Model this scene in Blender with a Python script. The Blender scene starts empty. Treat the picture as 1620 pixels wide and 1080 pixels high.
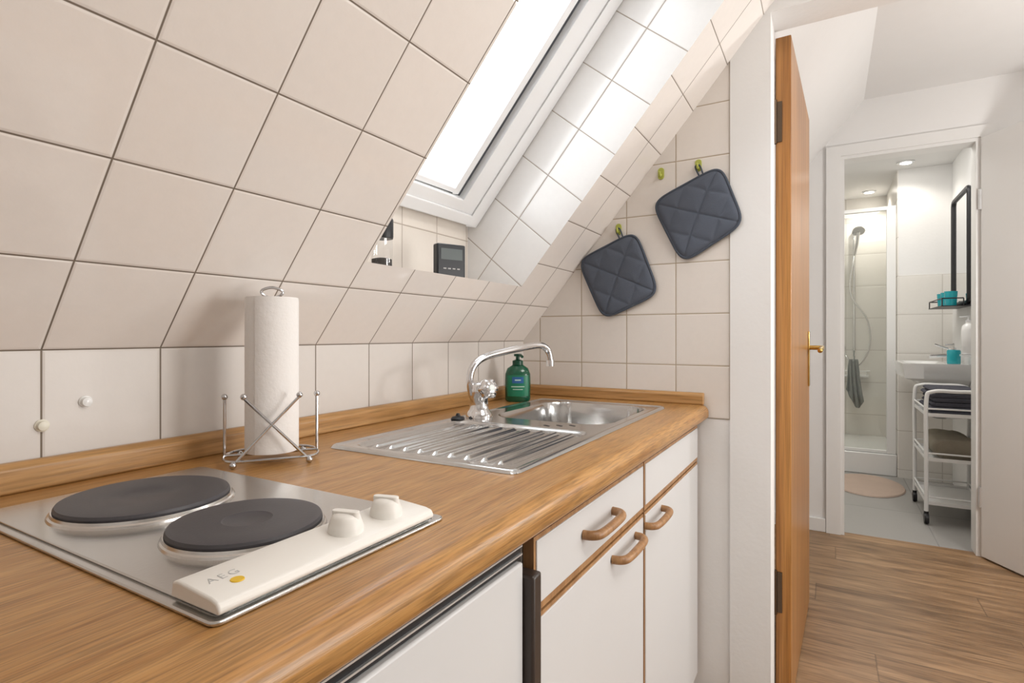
import bpy, bmesh, math, random
from mathutils import Vector, Matrix
random.seed(4)
SC=bpy.context.scene; COL=SC.collection
try:
    SC.view_settings.view_transform='Standard'
except Exception: pass
PI=math.pi
F=868.; HZ=530.; CAMZ=1.105; W=.90
C30=math.cos(math.radians(30))
def ray(px,py):
    t=(px-810)/F; u=(HZ-py)/F
    return Vector((C30+.5*t,.5-C30*t,u))
def on_x(px,py,X):
    d=ray(px,py); s=X/d.x
    return Vector((X,d.y*s,CAMZ+d.z*s))

# ------------------------------------------------------------------ materials
def newmat(name):
    m=bpy.data.materials.new(name); m.use_nodes=True
    nt=m.node_tree; b=nt.nodes['Principled BSDF']
    return m,nt,b
def N(nt,t,**k):
    n=nt.nodes.new(t)
    for a,v in k.items(): setattr(n,a,v)
    return n
def L(nt,a,b): nt.links.new(a,b)
def math_n(nt,op,a,b=None,c=None):
    n=N(nt,'ShaderNodeMath',operation=op)
    for i,v in enumerate((a,b,c)):
        if v is None: continue
        if isinstance(v,(int,float)): n.inputs[i].default_value=v
        else: L(nt,v,n.inputs[i])
    return n.outputs[0]
def rgba(c): return (c[0],c[1],c[2],1)
def plain(name,col,rough=.5,metal=0,bump=0,bscale=200,var=.04,trans=0,ior=1.45,emit=0,coat=0):
    m,nt,b=newmat(name)
    b.inputs['Roughness'].default_value=rough; b.inputs['Metallic'].default_value=metal
    b.inputs['Transmission Weight'].default_value=trans; b.inputs['IOR'].default_value=ior
    b.inputs['Coat Weight'].default_value=coat
    geo=N(nt,'ShaderNodeNewGeometry')
    no=N(nt,'ShaderNodeTexNoise'); no.inputs['Scale'].default_value=9; no.inputs['Detail'].default_value=3
    L(nt,geo.outputs['Position'],no.inputs['Vector'])
    mr=N(nt,'ShaderNodeMapRange'); mr.inputs['To Min'].default_value=1-var; mr.inputs['To Max'].default_value=1+var
    L(nt,no.outputs['Fac'],mr.inputs['Value'])
    hs=N(nt,'ShaderNodeHueSaturation'); hs.inputs['Color'].default_value=rgba(col)
    L(nt,mr.outputs[0],hs.inputs['Value']); L(nt,hs.outputs[0],b.inputs['Base Color'])
    if bump:
        n2=N(nt,'ShaderNodeTexNoise'); n2.inputs['Scale'].default_value=bscale; n2.inputs['Detail'].default_value=4
        L(nt,geo.outputs['Position'],n2.inputs['Vector'])
        bp=N(nt,'ShaderNodeBump'); bp.inputs['Strength'].default_value=bump; bp.inputs['Distance'].default_value=.004
        L(nt,n2.outputs['Fac'],bp.inputs['Height']); L(nt,bp.outputs[0],b.inputs['Normal'])
    if emit:
        b.inputs['Emission Color'].default_value=rgba(col); b.inputs['Emission Strength'].default_value=emit
    return m
def tile_mat(name,ua,uo,up,va,vo,vp,base,grout,w=.008,var=.02,rough=.13,soft=.006,bump=.35):
    m,nt,b=newmat(name)
    geo=N(nt,'ShaderNodeNewGeometry')
    def coord(ax,off,p):
        d=N(nt,'ShaderNodeVectorMath',operation='DOT_PRODUCT'); d.inputs[1].default_value=ax
        L(nt,geo.outputs['Position'],d.inputs[0])
        s=math_n(nt,'SUBTRACT',d.outputs['Value'],off)
        return math_n(nt,'DIVIDE',s,p)
    u=coord(ua,uo,up); v=coord(va,vo,vp)
    pu=math_n(nt,'PINGPONG',u,.5); pv=math_n(nt,'PINGPONG',v,.5)
    k=vp/up
    pv2=math_n(nt,'MULTIPLY',pv,k)
    mn=math_n(nt,'MINIMUM',pu,pv2)
    mr=N(nt,'ShaderNodeMapRange',interpolation_type='SMOOTHSTEP')
    mr.inputs['From Min'].default_value=w; mr.inputs['From Max'].default_value=w+soft
    L(nt,mn,mr.inputs['Value'])
    cb=N(nt,'ShaderNodeCombineXYZ')
    L(nt,math_n(nt,'FLOOR',u),cb.inputs[0]); L(nt,math_n(nt,'FLOOR',v),cb.inputs[1])
    wn=N(nt,'ShaderNodeTexWhiteNoise',noise_dimensions='3D'); L(nt,cb.outputs[0],wn.inputs['Vector'])
    no=N(nt,'ShaderNodeTexNoise'); no.inputs['Scale'].default_value=60; no.inputs['Detail'].default_value=4
    L(nt,geo.outputs['Position'],no.inputs['Vector'])
    a=math_n(nt,'MULTIPLY_ADD',wn.outputs['Value'],2*var,1-var)
    a2=math_n(nt,'MULTIPLY_ADD',no.outputs['Fac'],.05,-.025)
    val=math_n(nt,'ADD',a,a2)
    hs=N(nt,'ShaderNodeHueSaturation'); hs.inputs['Color'].default_value=rgba(base); L(nt,val,hs.inputs['Value'])
    mx=N(nt,'ShaderNodeMix',data_type='RGBA'); L(nt,mr.outputs[0],mx.inputs['Factor'])
    mx.inputs[6].default_value=rgba(grout); L(nt,hs.outputs[0],mx.inputs[7])
    L(nt,mx.outputs[2],b.inputs['Base Color'])
    rr=math_n(nt,'MULTIPLY_ADD',mr.outputs[0],rough-.8,.8); L(nt,rr,b.inputs['Roughness'])
    mh=N(nt,'ShaderNodeMapRange',interpolation_type='SMOOTHSTEP')
    mh.inputs['From Min'].default_value=w*.5; mh.inputs['From Max'].default_value=.03; L(nt,mn,mh.inputs['Value'])
    n3=N(nt,'ShaderNodeTexNoise'); n3.inputs['Scale'].default_value=170; n3.inputs['Detail'].default_value=2
    L(nt,geo.outputs['Position'],n3.inputs['Vector'])
    hh=math_n(nt,'MULTIPLY_ADD',n3.outputs['Fac'],.12,mh.outputs[0])
    bp=N(nt,'ShaderNodeBump'); bp.inputs['Strength'].default_value=bump; bp.inputs['Distance'].default_value=.002
    L(nt,hh,bp.inputs['Height']); L(nt,bp.outputs[0],b.inputs['Normal'])
    return m
def wood_mat(name,axis,cols,along=1.6,across=28,rough=.35,plank=None,bump=.25,fine=.55,fs=260,fal=5,dist=.6):
    m,nt,b=newmat(name)
    geo=N(nt,'ShaderNodeNewGeometry')
    pos=geo.outputs['Position']
    if plank:
        sp=N(nt,'ShaderNodeSeparateXYZ'); L(nt,pos,sp.inputs[0])
        ia='XYZ'.index(axis); ic=0 if ia==1 else 1
        row=math_n(nt,'DIVIDE',sp.outputs[ic],plank[0]); rf=math_n(nt,'FLOOR',row)
        wn=N(nt,'ShaderNodeTexWhiteNoise',noise_dimensions='1D'); L(nt,rf,wn.inputs['W'])
        lon=math_n(nt,'ADD',math_n(nt,'DIVIDE',sp.outputs[ia],plank[1]),wn.outputs['Value'])
        lf=math_n(nt,'FLOOR',lon)
        cb=N(nt,'ShaderNodeCombineXYZ'); L(nt,rf,cb.inputs[0]); L(nt,lf,cb.inputs[1])
        w2=N(nt,'ShaderNodeTexWhiteNoise',noise_dimensions='3D'); L(nt,cb.outputs[0],w2.inputs['Vector'])
        sc=N(nt,'ShaderNodeVectorMath',operation='SCALE'); sc.inputs['Scale'].default_value=7; L(nt,w2.outputs['Color'],sc.inputs[0])
        ad=N(nt,'ShaderNodeVectorMath',operation='ADD'); L(nt,pos,ad.inputs[0]); L(nt,sc.outputs[0],ad.inputs[1])
        pos2=ad.outputs[0]
        e1=math_n(nt,'PINGPONG',row,.5); e2=math_n(nt,'MULTIPLY',math_n(nt,'PINGPONG',lon,.5),plank[1]/plank[0])
        em=math_n(nt,'MINIMUM',e1,e2)
    else: pos2=pos
    def noise(al,ac,det,dist=0):
        mp=N(nt,'ShaderNodeMapping')
        s=[ac,ac,ac]; s['XYZ'.index(axis)]=al; mp.inputs['Scale'].default_value=s
        L(nt,pos2,mp.inputs['Vector'])
        no=N(nt,'ShaderNodeTexNoise'); no.inputs['Scale'].default_value=1; no.inputs['Detail'].default_value=det
        no.inputs['Distortion'].default_value=dist
        L(nt,mp.outputs[0],no.inputs['Vector']); return no.outputs['Fac']
    n1=noise(along,across,5,dist); n2=noise(along*fal,fs,3)
    cr=N(nt,'ShaderNodeValToRGB'); L(nt,n1,cr.inputs['Fac'])
    el=cr.color_ramp.elements; el[0].position=.3; el[0].color=rgba(cols[0]); el[1].position=.72; el[1].color=rgba(cols[2])
    e=el.new(.5); e.color=rgba(cols[1])
    mr=N(nt,'ShaderNodeMapRange'); mr.inputs['From Min'].default_value=.32; mr.inputs['From Max'].default_value=.6
    mr.inputs['To Min'].default_value=fine; mr.inputs['To Max'].default_value=1.05; L(nt,n2,mr.inputs['Value'])
    val=mr.outputs[0]
    if plank:
        val=math_n(nt,'MULTIPLY',val,math_n(nt,'MULTIPLY_ADD',w2.outputs['Value'],.36,.82))
        me=N(nt,'ShaderNodeMapRange'); me.inputs['From Min'].default_value=.004; me.inputs['From Max'].default_value=.02
        me.inputs['To Min'].default_value=.6; L(nt,em,me.inputs['Value'])
        val=math_n(nt,'MULTIPLY',val,me.outputs[0])
    hs=N(nt,'ShaderNodeHueSaturation'); L(nt,cr.outputs[0],hs.inputs['Color']); L(nt,val,hs.inputs['Value'])
    L(nt,hs.outputs[0],b.inputs['Base Color'])
    b.inputs['Roughness'].default_value=rough
    bp=N(nt,'ShaderNodeBump'); bp.inputs['Strength'].default_value=bump; bp.inputs['Distance'].default_value=.001
    L(nt,n2,bp.inputs['Height']); L(nt,bp.outputs[0],b.inputs['Normal'])
    return m
def glass_mat(name,tint=(1,1,1),fac=.07):
    m=bpy.data.materials.new(name); m.use_nodes=True; nt=m.node_tree; nt.nodes.clear()
    o=N(nt,'ShaderNodeOutputMaterial'); t=N(nt,'ShaderNodeBsdfTransparent'); g=N(nt,'ShaderNodeBsdfGlossy'); x=N(nt,'ShaderNodeMixShader')
    t.inputs['Color'].default_value=rgba(tint); g.inputs['Roughness'].default_value=.03; x.inputs[0].default_value=fac
    L(nt,t.outputs[0],x.inputs[1]); L(nt,g.outputs[0],x.inputs[2]); L(nt,x.outputs[0],o.inputs[0]); return m

TAN=1.19; ANG=math.atan(TAN); CA,SA=math.cos(ANG),math.sin(ANG)
YW,ZS=.93,1.085; XE=1.69
UPS=(0,-CA,SA); NRM=(0,SA,CA)
dotS=-CA*YW+SA*ZS; dotN=SA*YW+CA*ZS
TB=(.865,.815,.772); GR=(.19,.15,.115)
M={}
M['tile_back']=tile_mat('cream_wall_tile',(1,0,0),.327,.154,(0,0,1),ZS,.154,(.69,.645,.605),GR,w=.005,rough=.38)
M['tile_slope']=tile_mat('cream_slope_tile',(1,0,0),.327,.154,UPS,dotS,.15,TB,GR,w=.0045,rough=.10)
M['tile_end']=tile_mat('cream_end_tile',(0,1,0),.7098,.154,(0,0,1),1.015,.154,(.785,.735,.685),(.42,.34,.24),w=.006)
M['tile_reveal']=tile_mat('skylit_reveal_tile',UPS,dotS+.215,.15,NRM,dotN+.137,.15,(.81,.80,.785),(.38,.33,.28),w=.006)  # whitening by the skylight is put into the base colour
M['tile_sill']=tile_mat('cream_sill_tile',(1,0,0),.82,.15,(0,0,1),1.25,.15,(.82,.76,.69),(.45,.38,.32),w=.006)
M['plaster']=plain('white_plaster',(.84,.835,.825),.85,bump=.15,bscale=60,var=.015)
M['plaster_cool']=plain('warm_white_plaster',(.88,.87,.858),.85,bump=.1,bscale=60,var=.015)
M['white_paint']=plain('white_door_paint',(.86,.855,.84),.35,var=.01)
M['frame_white']=plain('white_window_frame',(.92,.93,.94),.3,var=.01)
M['gasket']=plain('dark_gasket',(.10,.11,.12),.6)
M['glass']=glass_mat('clear_glass')
M['shower_glass']=glass_mat('shower_glass',(.97,.98,.97),.05)
M['worktop']=wood_mat('oak_worktop','X',((.375,.174,.048),(.465,.238,.075),(.53,.29,.102)),along=4.0,across=80,rough=.31,fine=.60,fs=440,fal=5,dist=.2)
M['oak_strip']=wood_mat('oak_strip','X',((.40,.21,.07),(.48,.265,.10),(.54,.32,.135)),along=2.5,across=60,rough=.35,fine=.75)
M['oak_strip_y']=wood_mat('oak_strip_cross','Y',((.40,.21,.07),(.48,.265,.10),(.54,.32,.135)),along=2.5,across=60,rough=.35,fine=.75)
M['oak_edge']=wood_mat('oak_edge_band','Z',((.30,.15,.06),(.40,.21,.09),(.45,.25,.11)),along=3,across=60,rough=.4,fine=.8)
M['door_wood']=wood_mat('orange_brown_door_veneer','Z',((.35,.145,.036),(.48,.215,.058),(.57,.28,.085)),along=1.0,across=30,rough=.3,fine=.75,dist=1.0)
M['floor_wood']=wood_mat('laminate_floor','Y',((.20,.110,.050),(.325,.193,.096),(.44,.275,.147)),along=2.0,across=16,rough=.36,plank=(.175,1.25),fine=.66,dist=1.2,fs=150)
M['steel']=plain('brushed_steel',(.62,.62,.61),.22,1,var=.03,bump=.02,bscale=300)
M['steel_sink']=plain('sink_steel',(.60,.60,.595),.17,1,var=.03)
M['chrome']=plain('chrome',(.75,.75,.76),.08,1,var=.01)
M['wire']=plain('chrome_wire',(.58,.58,.59),.14,1,var=.01)
M['ring']=plain('steel_ring',(.66,.65,.63),.20,1,var=.02)
M['iron']=plain('cast_iron_plate',(.068,.065,.072),.45,.1,bump=.05,bscale=400)
M['cream']=plain('off_white_plastic',(.83,.81,.765),.35,var=.01)
M['yellow']=plain('yellow_sticker',(.78,.50,.03),.5)
M['grey_ink']=plain('grey_ink',(.47,.46,.45),.6)
M['laminate']=plain('white_laminate',(.69,.69,.69),.32,var=.012)
M['carcass']=plain('cabinet_carcass',(.62,.58,.53),.6)
M['black']=plain('black_plastic',(.015,.015,.017),.4)
M['brown']=plain('dark_brown_plastic',(.045,.032,.026),.35)
M['paper']=plain('paper_towel',(.88,.86,.84),.95,bump=.2,bscale=130,var=.02)
M['card']=plain('cardboard_core',(.45,.32,.2),.9)
M['fabric']=plain('slate_quilted_cotton',(.105,.122,.158),.95,bump=.4,bscale=700,var=.12)
M['fabric_edge']=plain('slate_binding',(.074,.088,.115),.95,bump=.3,bscale=700)
M['hook']=plain('lime_hook',(.44,.47,.09),.35)
M['hook_white']=plain('cream_hook',(.80,.77,.66),.35)
M['green']=plain('green_soap_bottle',(.004,.088,.042),.2,coat=.5)
M['green_dark']=plain('dark_green_cap',(.003,.06,.03),.3)
M['label']=plain('soap_label',(.014,.19,.10),.35)
M['label_blue']=plain('soap_label_emblem',(.03,.12,.32),.35)
M['white_ink']=plain('white_ink',(.8,.85,.82),.5)
M['pale_ink']=plain('pale_green_ink',(.45,.62,.52),.5)
M['clock_black']=plain('clock_black',(.02,.022,.026),.35)
M['lcd']=plain('grey_screen',(.13,.15,.15),.2)
M['pepper']=plain('peppercorns',(.03,.025,.02),.8,bump=1,bscale=400,var=.4)
M['clear']=glass_mat('clear_jar',(.97,.97,.97),.12)
M['brass']=plain('brass',(.62,.42,.13),.25,1)
M['hinge']=plain('dark_hinge_metal',(.13,.09,.06),.4,.8)
M['bath_floor']=tile_mat('grey_bath_floor',(1,0,0),0,.6,(0,1,0),.1,.6,(.38,.368,.35),(.32,.31,.30),w=.0025,rough=.4)
M['bath_tile']=tile_mat('warm_bath_tile',(0,1,0),-.14,.6,(0,0,1),.065,.3,(.83,.805,.76),(.63,.60,.55),w=.003,soft=.004,rough=.3)
M['bath_tile_x']=tile_mat('warm_bath_tile_side',(1,0,0),.1,.6,(0,0,1),.065,.3,(.83,.805,.76),(.63,.60,.55),w=.003,soft=.004,rough=.3)
M['ceramic']=plain('white_ceramic',(.87,.87,.86),.12,var=.005,coat=.3)
M['white_metal']=plain('white_powder_metal',(.86,.86,.85),.4,var=.01)
M['alu']=plain('satin_profile',(.75,.76,.77),.3,.6)
M['rug']=plain('beige_rug',(.58,.45,.37),1,bump=1,bscale=300,var=.08)
M['teal']=plain('turquoise_plastic',(.01,.36,.42),.2,coat=.3)
M['towel_dark']=plain('charcoal_towel',(.08,.08,.10),1,bump=1,bscale=400,var=.3)
M['towel_beige']=plain('taupe_towel',(.31,.275,.215),1,bump=1,bscale=300,var=.18)
M['towel_grey']=plain('grey_green_cloth',(.25,.27,.26),1,bump=1,bscale=350,var=.12)
M['mirror']=plain('mirror',(.85,.86,.86),.02,1,var=0)
M['lamp']=plain('lamp_glow',(1,.96,.88),.5,emit=25,var=0)

# ------------------------------------------------------------------ mesh builder
def wl(o):
    v=Vector((0,0,0))
    while o: v=v+o.location; o=o.parent
    return v
def spline(pts,n=8,closed=False):
    P=[Vector(p) for p in pts]; out=[]; k=len(P)
    rng=range(k) if closed else range(k-1)
    for i in rng:
        p1,p2=P[i],P[(i+1)%k]
        p0=P[i-1] if (i>0 or closed) else p1+(p1-p2)
        p3=P[(i+2)%k] if (i+2<k or closed) else p2+(p2-p1)
        for j in range(n):
            t=j/n
            out.append(.5*((2*p1)+(p2-p0)*t+(2*p0-5*p1+4*p2-p3)*t*t+(3*p1-p0-3*p2+p3)*t**3))
    if not closed: out.append(P[-1])
    return out
def rrect(cx,cy,w,h,r,n=6):
    o=[]
    for (sx,sy,a0) in ((1,1,0),(-1,1,PI/2),(-1,-1,PI),(1,-1,1.5*PI)):
        for i in range(n+1):
            a=a0+i/n*PI/2
            o.append((cx+sx*(w/2-r)+r*math.cos(a),cy+sy*(h/2-r)+r*math.sin(a)))
    return o
class MB:
    def __init__(s,M=None): s.bm=bmesh.new(); s.M=M
    def v(s,co):
        co=Vector(co)
        if s.M is not None: co=s.M@co
        return s.bm.verts.new(co)
    def f(s,vs):
        try: return s.bm.faces.new(vs)
        except ValueError: return None
    def poly(s,pts): s.f([s.v(p) for p in pts]); return s
    def box(s,x0,x1,y0,y1,z0,z1):
        V=[s.v((x,y,z)) for x in (x0,x1) for y in (y0,y1) for z in (z0,z1)]
        for q in ((0,1,3,2),(4,6,7,5),(0,4,5,1),(2,3,7,6),(0,2,6,4),(1,5,7,3)): s.f([V[i] for i in q])
        return s
    def prism(s,pts,a,b,axis='z'):
        def mk(p,h):
            return {'z':(p[0],p[1],h),'x':(h,p[0],p[1]),'y':(p[0],h,p[1])}[axis]
        A=[s.v(mk(p,a)) for p in pts]; B=[s.v(mk(p,b)) for p in pts]
        n=len(pts)
        for i in range(n): s.f([A[i],A[(i+1)%n],B[(i+1)%n],B[i]])
        s.f(A[::-1]); s.f(B); return s
    def tube(s,pts,r,seg=10,closed=False,cap=True):
        P=[Vector(p) for p in pts]; n=len(P); rings=[]
        rr=r if isinstance(r,(list,tuple)) else [r]*n
        up=None
        for i in range(n):
            if closed: t=(P[(i+1)%n]-P[i-1]).normalized()
            else: t=(P[min(i+1,n-1)]-P[max(i-1,0)]).normalized()
            if up is None:
                up=Vector((0,0,1)) if abs(t.z)<.9 else Vector((1,0,0))
            a=(up-t*up.dot(t)).normalized(); up=a; b=t.cross(a)
            rings.append([s.v(P[i]+(a*math.cos(2*PI*k/seg)+b*math.sin(2*PI*k/seg))*rr[i]) for k in range(seg)])
        m=n if closed else n-1
        for i in range(m):
            A,B=rings[i],rings[(i+1)%n]
            for k in range(seg): s.f([A[k],A[(k+1)%seg],B[(k+1)%seg],B[k]])
        if not closed and cap: s.f(rings[0][::-1]); s.f(rings[-1])
        return s
    def lathe(s,prof,c=(0,0,0),seg=32,sx=1,sy=1,R=None,lobes=0,amp=0,a0=0,a1=2*PI):
        c=Vector(c); full=abs(a1-a0-2*PI)<1e-6; rings=[]
        cnt=seg if full else seg+1
        for (r,z) in prof:
            ring=[]
            for k in range(cnt):
                a=a0+(a1-a0)*k/seg; q=r*(1+amp*math.cos(lobes*a)) if lobes else r
                p=Vector((q*math.cos(a)*sx,q*math.sin(a)*sy,z))
                if R is not None: p=R@p
                ring.append(s.v(c+p))
            rings.append(ring)
        for A,B in zip(rings,rings[1:]):
            for k in range(seg): s.f([A[k],A[(k+1)%cnt],B[(k+1)%cnt],B[k]])
        if full:
            if prof[0][0]>1e-5: s.f(rings[0][::-1])
            if prof[-1][0]>1e-5: s.f(rings[-1])
        return s
    def ball(s,c,r,seg=14,sx=1,sy=1,sz=1):
        n=seg//2
        prof=[(max(r*math.sin(PI*i/n),1e-6),-r*math.cos(PI*i/n)*sz) for i in range(n+1)]
        return s.lathe(prof,c,seg,sx,sy)
    def build(s,name,mat,parent=None,bevel=0,ang=40,segs=2,weld=True,label=None):
        bm=s.bm
        if weld: bmesh.ops.remove_doubles(bm,verts=bm.verts,dist=1e-6)
        bmesh.ops.recalc_face_normals(bm,faces=bm.faces)
        off=wl(parent) if parent else None
        if off is None:
            lo=[min(v.co[i] for v in bm.verts) for i in range(3)]; hi=[max(v.co[i] for v in bm.verts) for i in range(3)]
            off=Vector(((lo[0]+hi[0])/2,(lo[1]+hi[1])/2,lo[2]))
        for v in bm.verts: v.co-=off
        me=bpy.data.meshes.new(name); bm.to_mesh(me); bm.free()
        me.materials.append(mat)
        for p in me.polygons: p.use_smooth=True
        me.set_sharp_from_angle(angle=math.radians(ang))
        o=bpy.data.objects.new(name,me); COL.objects.link(o)
        if parent: o.parent=parent
        else: o.location=off
        if bevel:
            b=o.modifiers.new('bevel','BEVEL'); b.width=bevel; b.segments=segs; b.limit_method='ANGLE'; b.angle_limit=math.radians(35)
        if label: o['label']=label
        return o
def thing(name,loc,label,cat,group=None):
    o=bpy.data.objects.new(name,None); COL.objects.link(o); o.location=loc; o.empty_display_size=.05
    o['label']=label; o['category']=cat
    if group: o['group']=group
    return o
def tag(o,label,cat,group=None):
    o['label']=label; o['category']=cat
    if group: o['group']=group
    return o
def struct(o,label=None):
    o['kind']='structure'
    if label: o['label']=label
    return o
def sroot(name,loc,label):
    o=bpy.data.objects.new(name,None); COL.objects.link(o); o.location=loc; o.empty_display_size=.05
    return struct(o,label)
def text_obj(body,size,Mx,name,mat,parent,spacing=1.0,offset=0):
    cu=bpy.data.curves.new('t','FONT'); cu.body=body; cu.size=size; cu.extrude=.0002; cu.space_character=spacing; cu.offset=offset
    ob=bpy.data.objects.new('t',cu); COL.objects.link(ob)
    dg=bpy.context.evaluated_depsgraph_get(); me=bpy.data.meshes.new_from_object(ob.evaluated_get(dg))
    bpy.data.objects.remove(ob)
    me.transform(Matrix.Translation(-wl(parent))@Mx); me.materials.clear(); me.materials.append(mat); me.name=name
    o=bpy.data.objects.new(name,me); COL.objects.link(o); o.parent=parent; return o

# ------------------------------------------------------------------ room shell
def S(x,v,w=0): return (x,YW-CA*v+SA*w,ZS+SA*v+CA*w)
VMAX=(YW+.1666)/CA
XL,YF,ZC=-1.3,-1.9,2.39
OX0,OX1,OV0,OV1,OD=.796,1.427,.215,1.35,.285
b=MB()
b.box(XL-.1,3.60,YF-.1,YW+.1,-.05,0); struct(b.build('floor',M['floor_wood']),'brown wood laminate floor of kitchen and hallway')
b=MB(); b.box(3.60,6.2,-.9,.6,-.05,0); struct(b.build('floor_bathroom',M['bath_floor']),'grey tiled bathroom floor')
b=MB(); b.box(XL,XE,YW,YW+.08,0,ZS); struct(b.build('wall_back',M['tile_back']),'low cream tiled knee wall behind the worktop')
us=[XL,OX0,OX1,1.75]; vs=[0,OV0,OV1,VMAX]
b=MB()
for i in range(3):
    for j in range(3):
        if i==1 and j==1: continue
        b.poly([S(us[i],vs[j]),S(us[i+1],vs[j]),S(us[i+1],vs[j+1]),S(us[i],vs[j+1])])
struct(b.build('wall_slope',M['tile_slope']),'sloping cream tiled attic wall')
# skylight recess
YB=.985
vB=(YW+SA*OD-YB)/CA; zB=ZS+SA*vB+CA*OD
p0=S(0,OV0)
for nm,x in (('wall_recess_right',OX1),('wall_recess_left',OX0)):
    b=MB(); b.poly([(x,p0[1],p0[2]),(x,YB,p0[2]),(x,YB,zB),S(x,OV1,OD),S(x,OV1,0)])
    struct(b.build(nm,M['tile_reveal']),'tiled side of the skylight recess')
b=MB(); b.prism([(p0[1],p0[2]),(p0[1]+.0115,p0[2]-.012),(YB,p0[2]-.012),(YB,p0[2])],OX0,OX1,'x'); struct(b.build('trim_1',M['tile_sill']),'flush sill ledge under the skylight')
b=MB(); b.box(OX0,OX1,YB,YB+.03,p0[2],zB); struct(b.build('wall_recess_back',M['tile_sill']),'short upright below the skylight frame')
b=MB(); b.poly([S(OX0,OV1,0),S(OX1,OV1,0),S(OX1,OV1,OD),S(OX0,OV1,OD)]); struct(b.build('wall_recess_top',M['plaster']),'upper face of the skylight recess')
# window
MS=Matrix(((1,0,0,0),(0,-CA,SA,YW),(0,SA,CA,ZS),(0,0,0,1)))
def frame_bars(b,x0,x1,v0,v1,wd,w0,w1,wb=None):
    wb=wb or wd
    b.box(x0,x0+wd,v0,v1,w0,w1); b.box(x1-wd,x1,v0,v1,w0,w1)
    b.box(x0+wd,x1-wd,v0,v0+wb,w0,w1); b.box(x0+wd,x1-wd,v1-wd,v1,w0,w1)
win=sroot('window_1',S((OX0+OX1)/2,vB,OD),'white roof skylight window with bright sky behind')
b=MB(MS); frame_bars(b,OX0+.002,OX1-.002,vB+.002,OV1,.050,.244,.36,.034); b.build('window_frame',M['frame_white'],win,bevel=.003)
b=MB(MS); frame_bars(b,OX0+.052,OX1-.052,vB+.036,OV1-.05,.072,.249,.36,.036); b.build('inner_frame',M['frame_white'],win,bevel=.003)
b=MB(MS); frame_bars(b,OX0+.124,OX1-.124,vB+.072,OV1-.122,.020,.272,.36,.004); b.build('gasket',M['gasket'],win)
b=MB(MS); frame_bars(b,OX0+.144,OX1-.144,vB+.076,OV1-.142,.024,.262,.36,.016); b.build('sash',M['frame_white'],win,bevel=.003)
b=MB(MS); b.box(OX0+.168,OX1-.168,vB+.092,OV1-.166,.285,.291); b.build('pane',M['glass'],win)
# end wall
def slz(y): return ZS+TAN*(YW-y)
b=MB(); b.prism([(.247,.861),(YW+.08,.861),(YW+.08,slz(YW+.08)),(.247,slz(.247))],XE,XE+.11,'x')
struct(b.build('wall_right',M['tile_end']),'cream tiled end wall beside the doorway')
b=MB(); b.box(XE+.002,XE+.11,.247,YW+.08,0,.860); struct(b.build('wall_right_lower',M['plaster']),'plain white wall below the worktop')
YJ=.140; YJ2=-.70; ZL=2.006
XA,XB=XE-.004,XE+.115
b=MB(); b.prism([(.247,0),(.247,slz(.247)),(YJ,slz(YJ)),(YJ,0)],XA,XB,'x')
struct(b.build('wall_doorway',M['plaster']),'white plastered doorway pillar')
b=MB(); b.prism([(YJ,ZL),(YJ,slz(YJ)),(-.1666,ZC),(YF,ZC),(YF,ZL)],XA,XB,'x')
struct(b.build('wall_lintel',M['plaster']),'white lintel above the kitchen doorway')
b=MB(); b.box(XA,XB,YF,YJ2,0,ZL); struct(b.build('wall_doorway_far_side',M['plaster']))
b=MB(); b.box(XL,3.60,YF,-.1666,ZC,ZC+.05); struct(b.build('ceiling',M['plaster_cool']),'flat white ceiling')
b=MB(); b.poly([S(XE+.11,0),S(3.60,0),S(3.60,VMAX),S(XE+.11,VMAX)]); struct(b.build('ceiling_slope',M['plaster_cool']),'white sloping hallway ceiling')
b=MB(); b.box(XE+.11,3.60,YW,YW+.05,0,ZS); struct(b.build('wall_hall_left',M['plaster_cool']))
b=MB(); b.box(XL-.05,XL,YF,YW,0,ZC); struct(b.build('wall_left',M['plaster']))
b=MB(); b.box(XL,3.60,YF-.05,YF,0,ZC); struct(b.build('wall_front',M['plaster']))
# hall far wall with bathroom opening
XF=3.555; BY0,BY1,BZ=-.657,-.057,2.095
b=MB(); b.box(XF,XF+.09,BY1,YW,0,ZC+.05); b.box(XF,XF+.09,YF,BY0,0,ZC+.05); b.box(XF,XF+.09,BY0,BY1,BZ,ZC+.05)
struct(b.build('wall_far',M['plaster_cool']),'white hallway wall around the bathroom doorway')
b=MB(); CT=.058
for q in ((BY1,BY1+.07,0,BZ+CT),(BY0-.07,BY0,0,BZ+CT),(BY0,BY1,BZ,BZ+CT)): b.box(XF-.018,XF+.0005,*q)
for q in ((BY1-.018,BY1+.001,0,BZ),(BY0-.001,BY0+.018,0,BZ),(BY0+.018,BY1-.018,BZ-.018,BZ+.001)): b.box(XF-.010,XF+.10,*q)
struct(b.build('trim_2',M['white_paint'],weld=False),'white bathroom door frame')
b=MB(); b.box(XF-.014,XF,BY1+.071,YW,0,.075); struct(b.build('baseboard_far',M['white_paint'],bevel=.003),'white baseboard on hallway wall')
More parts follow.
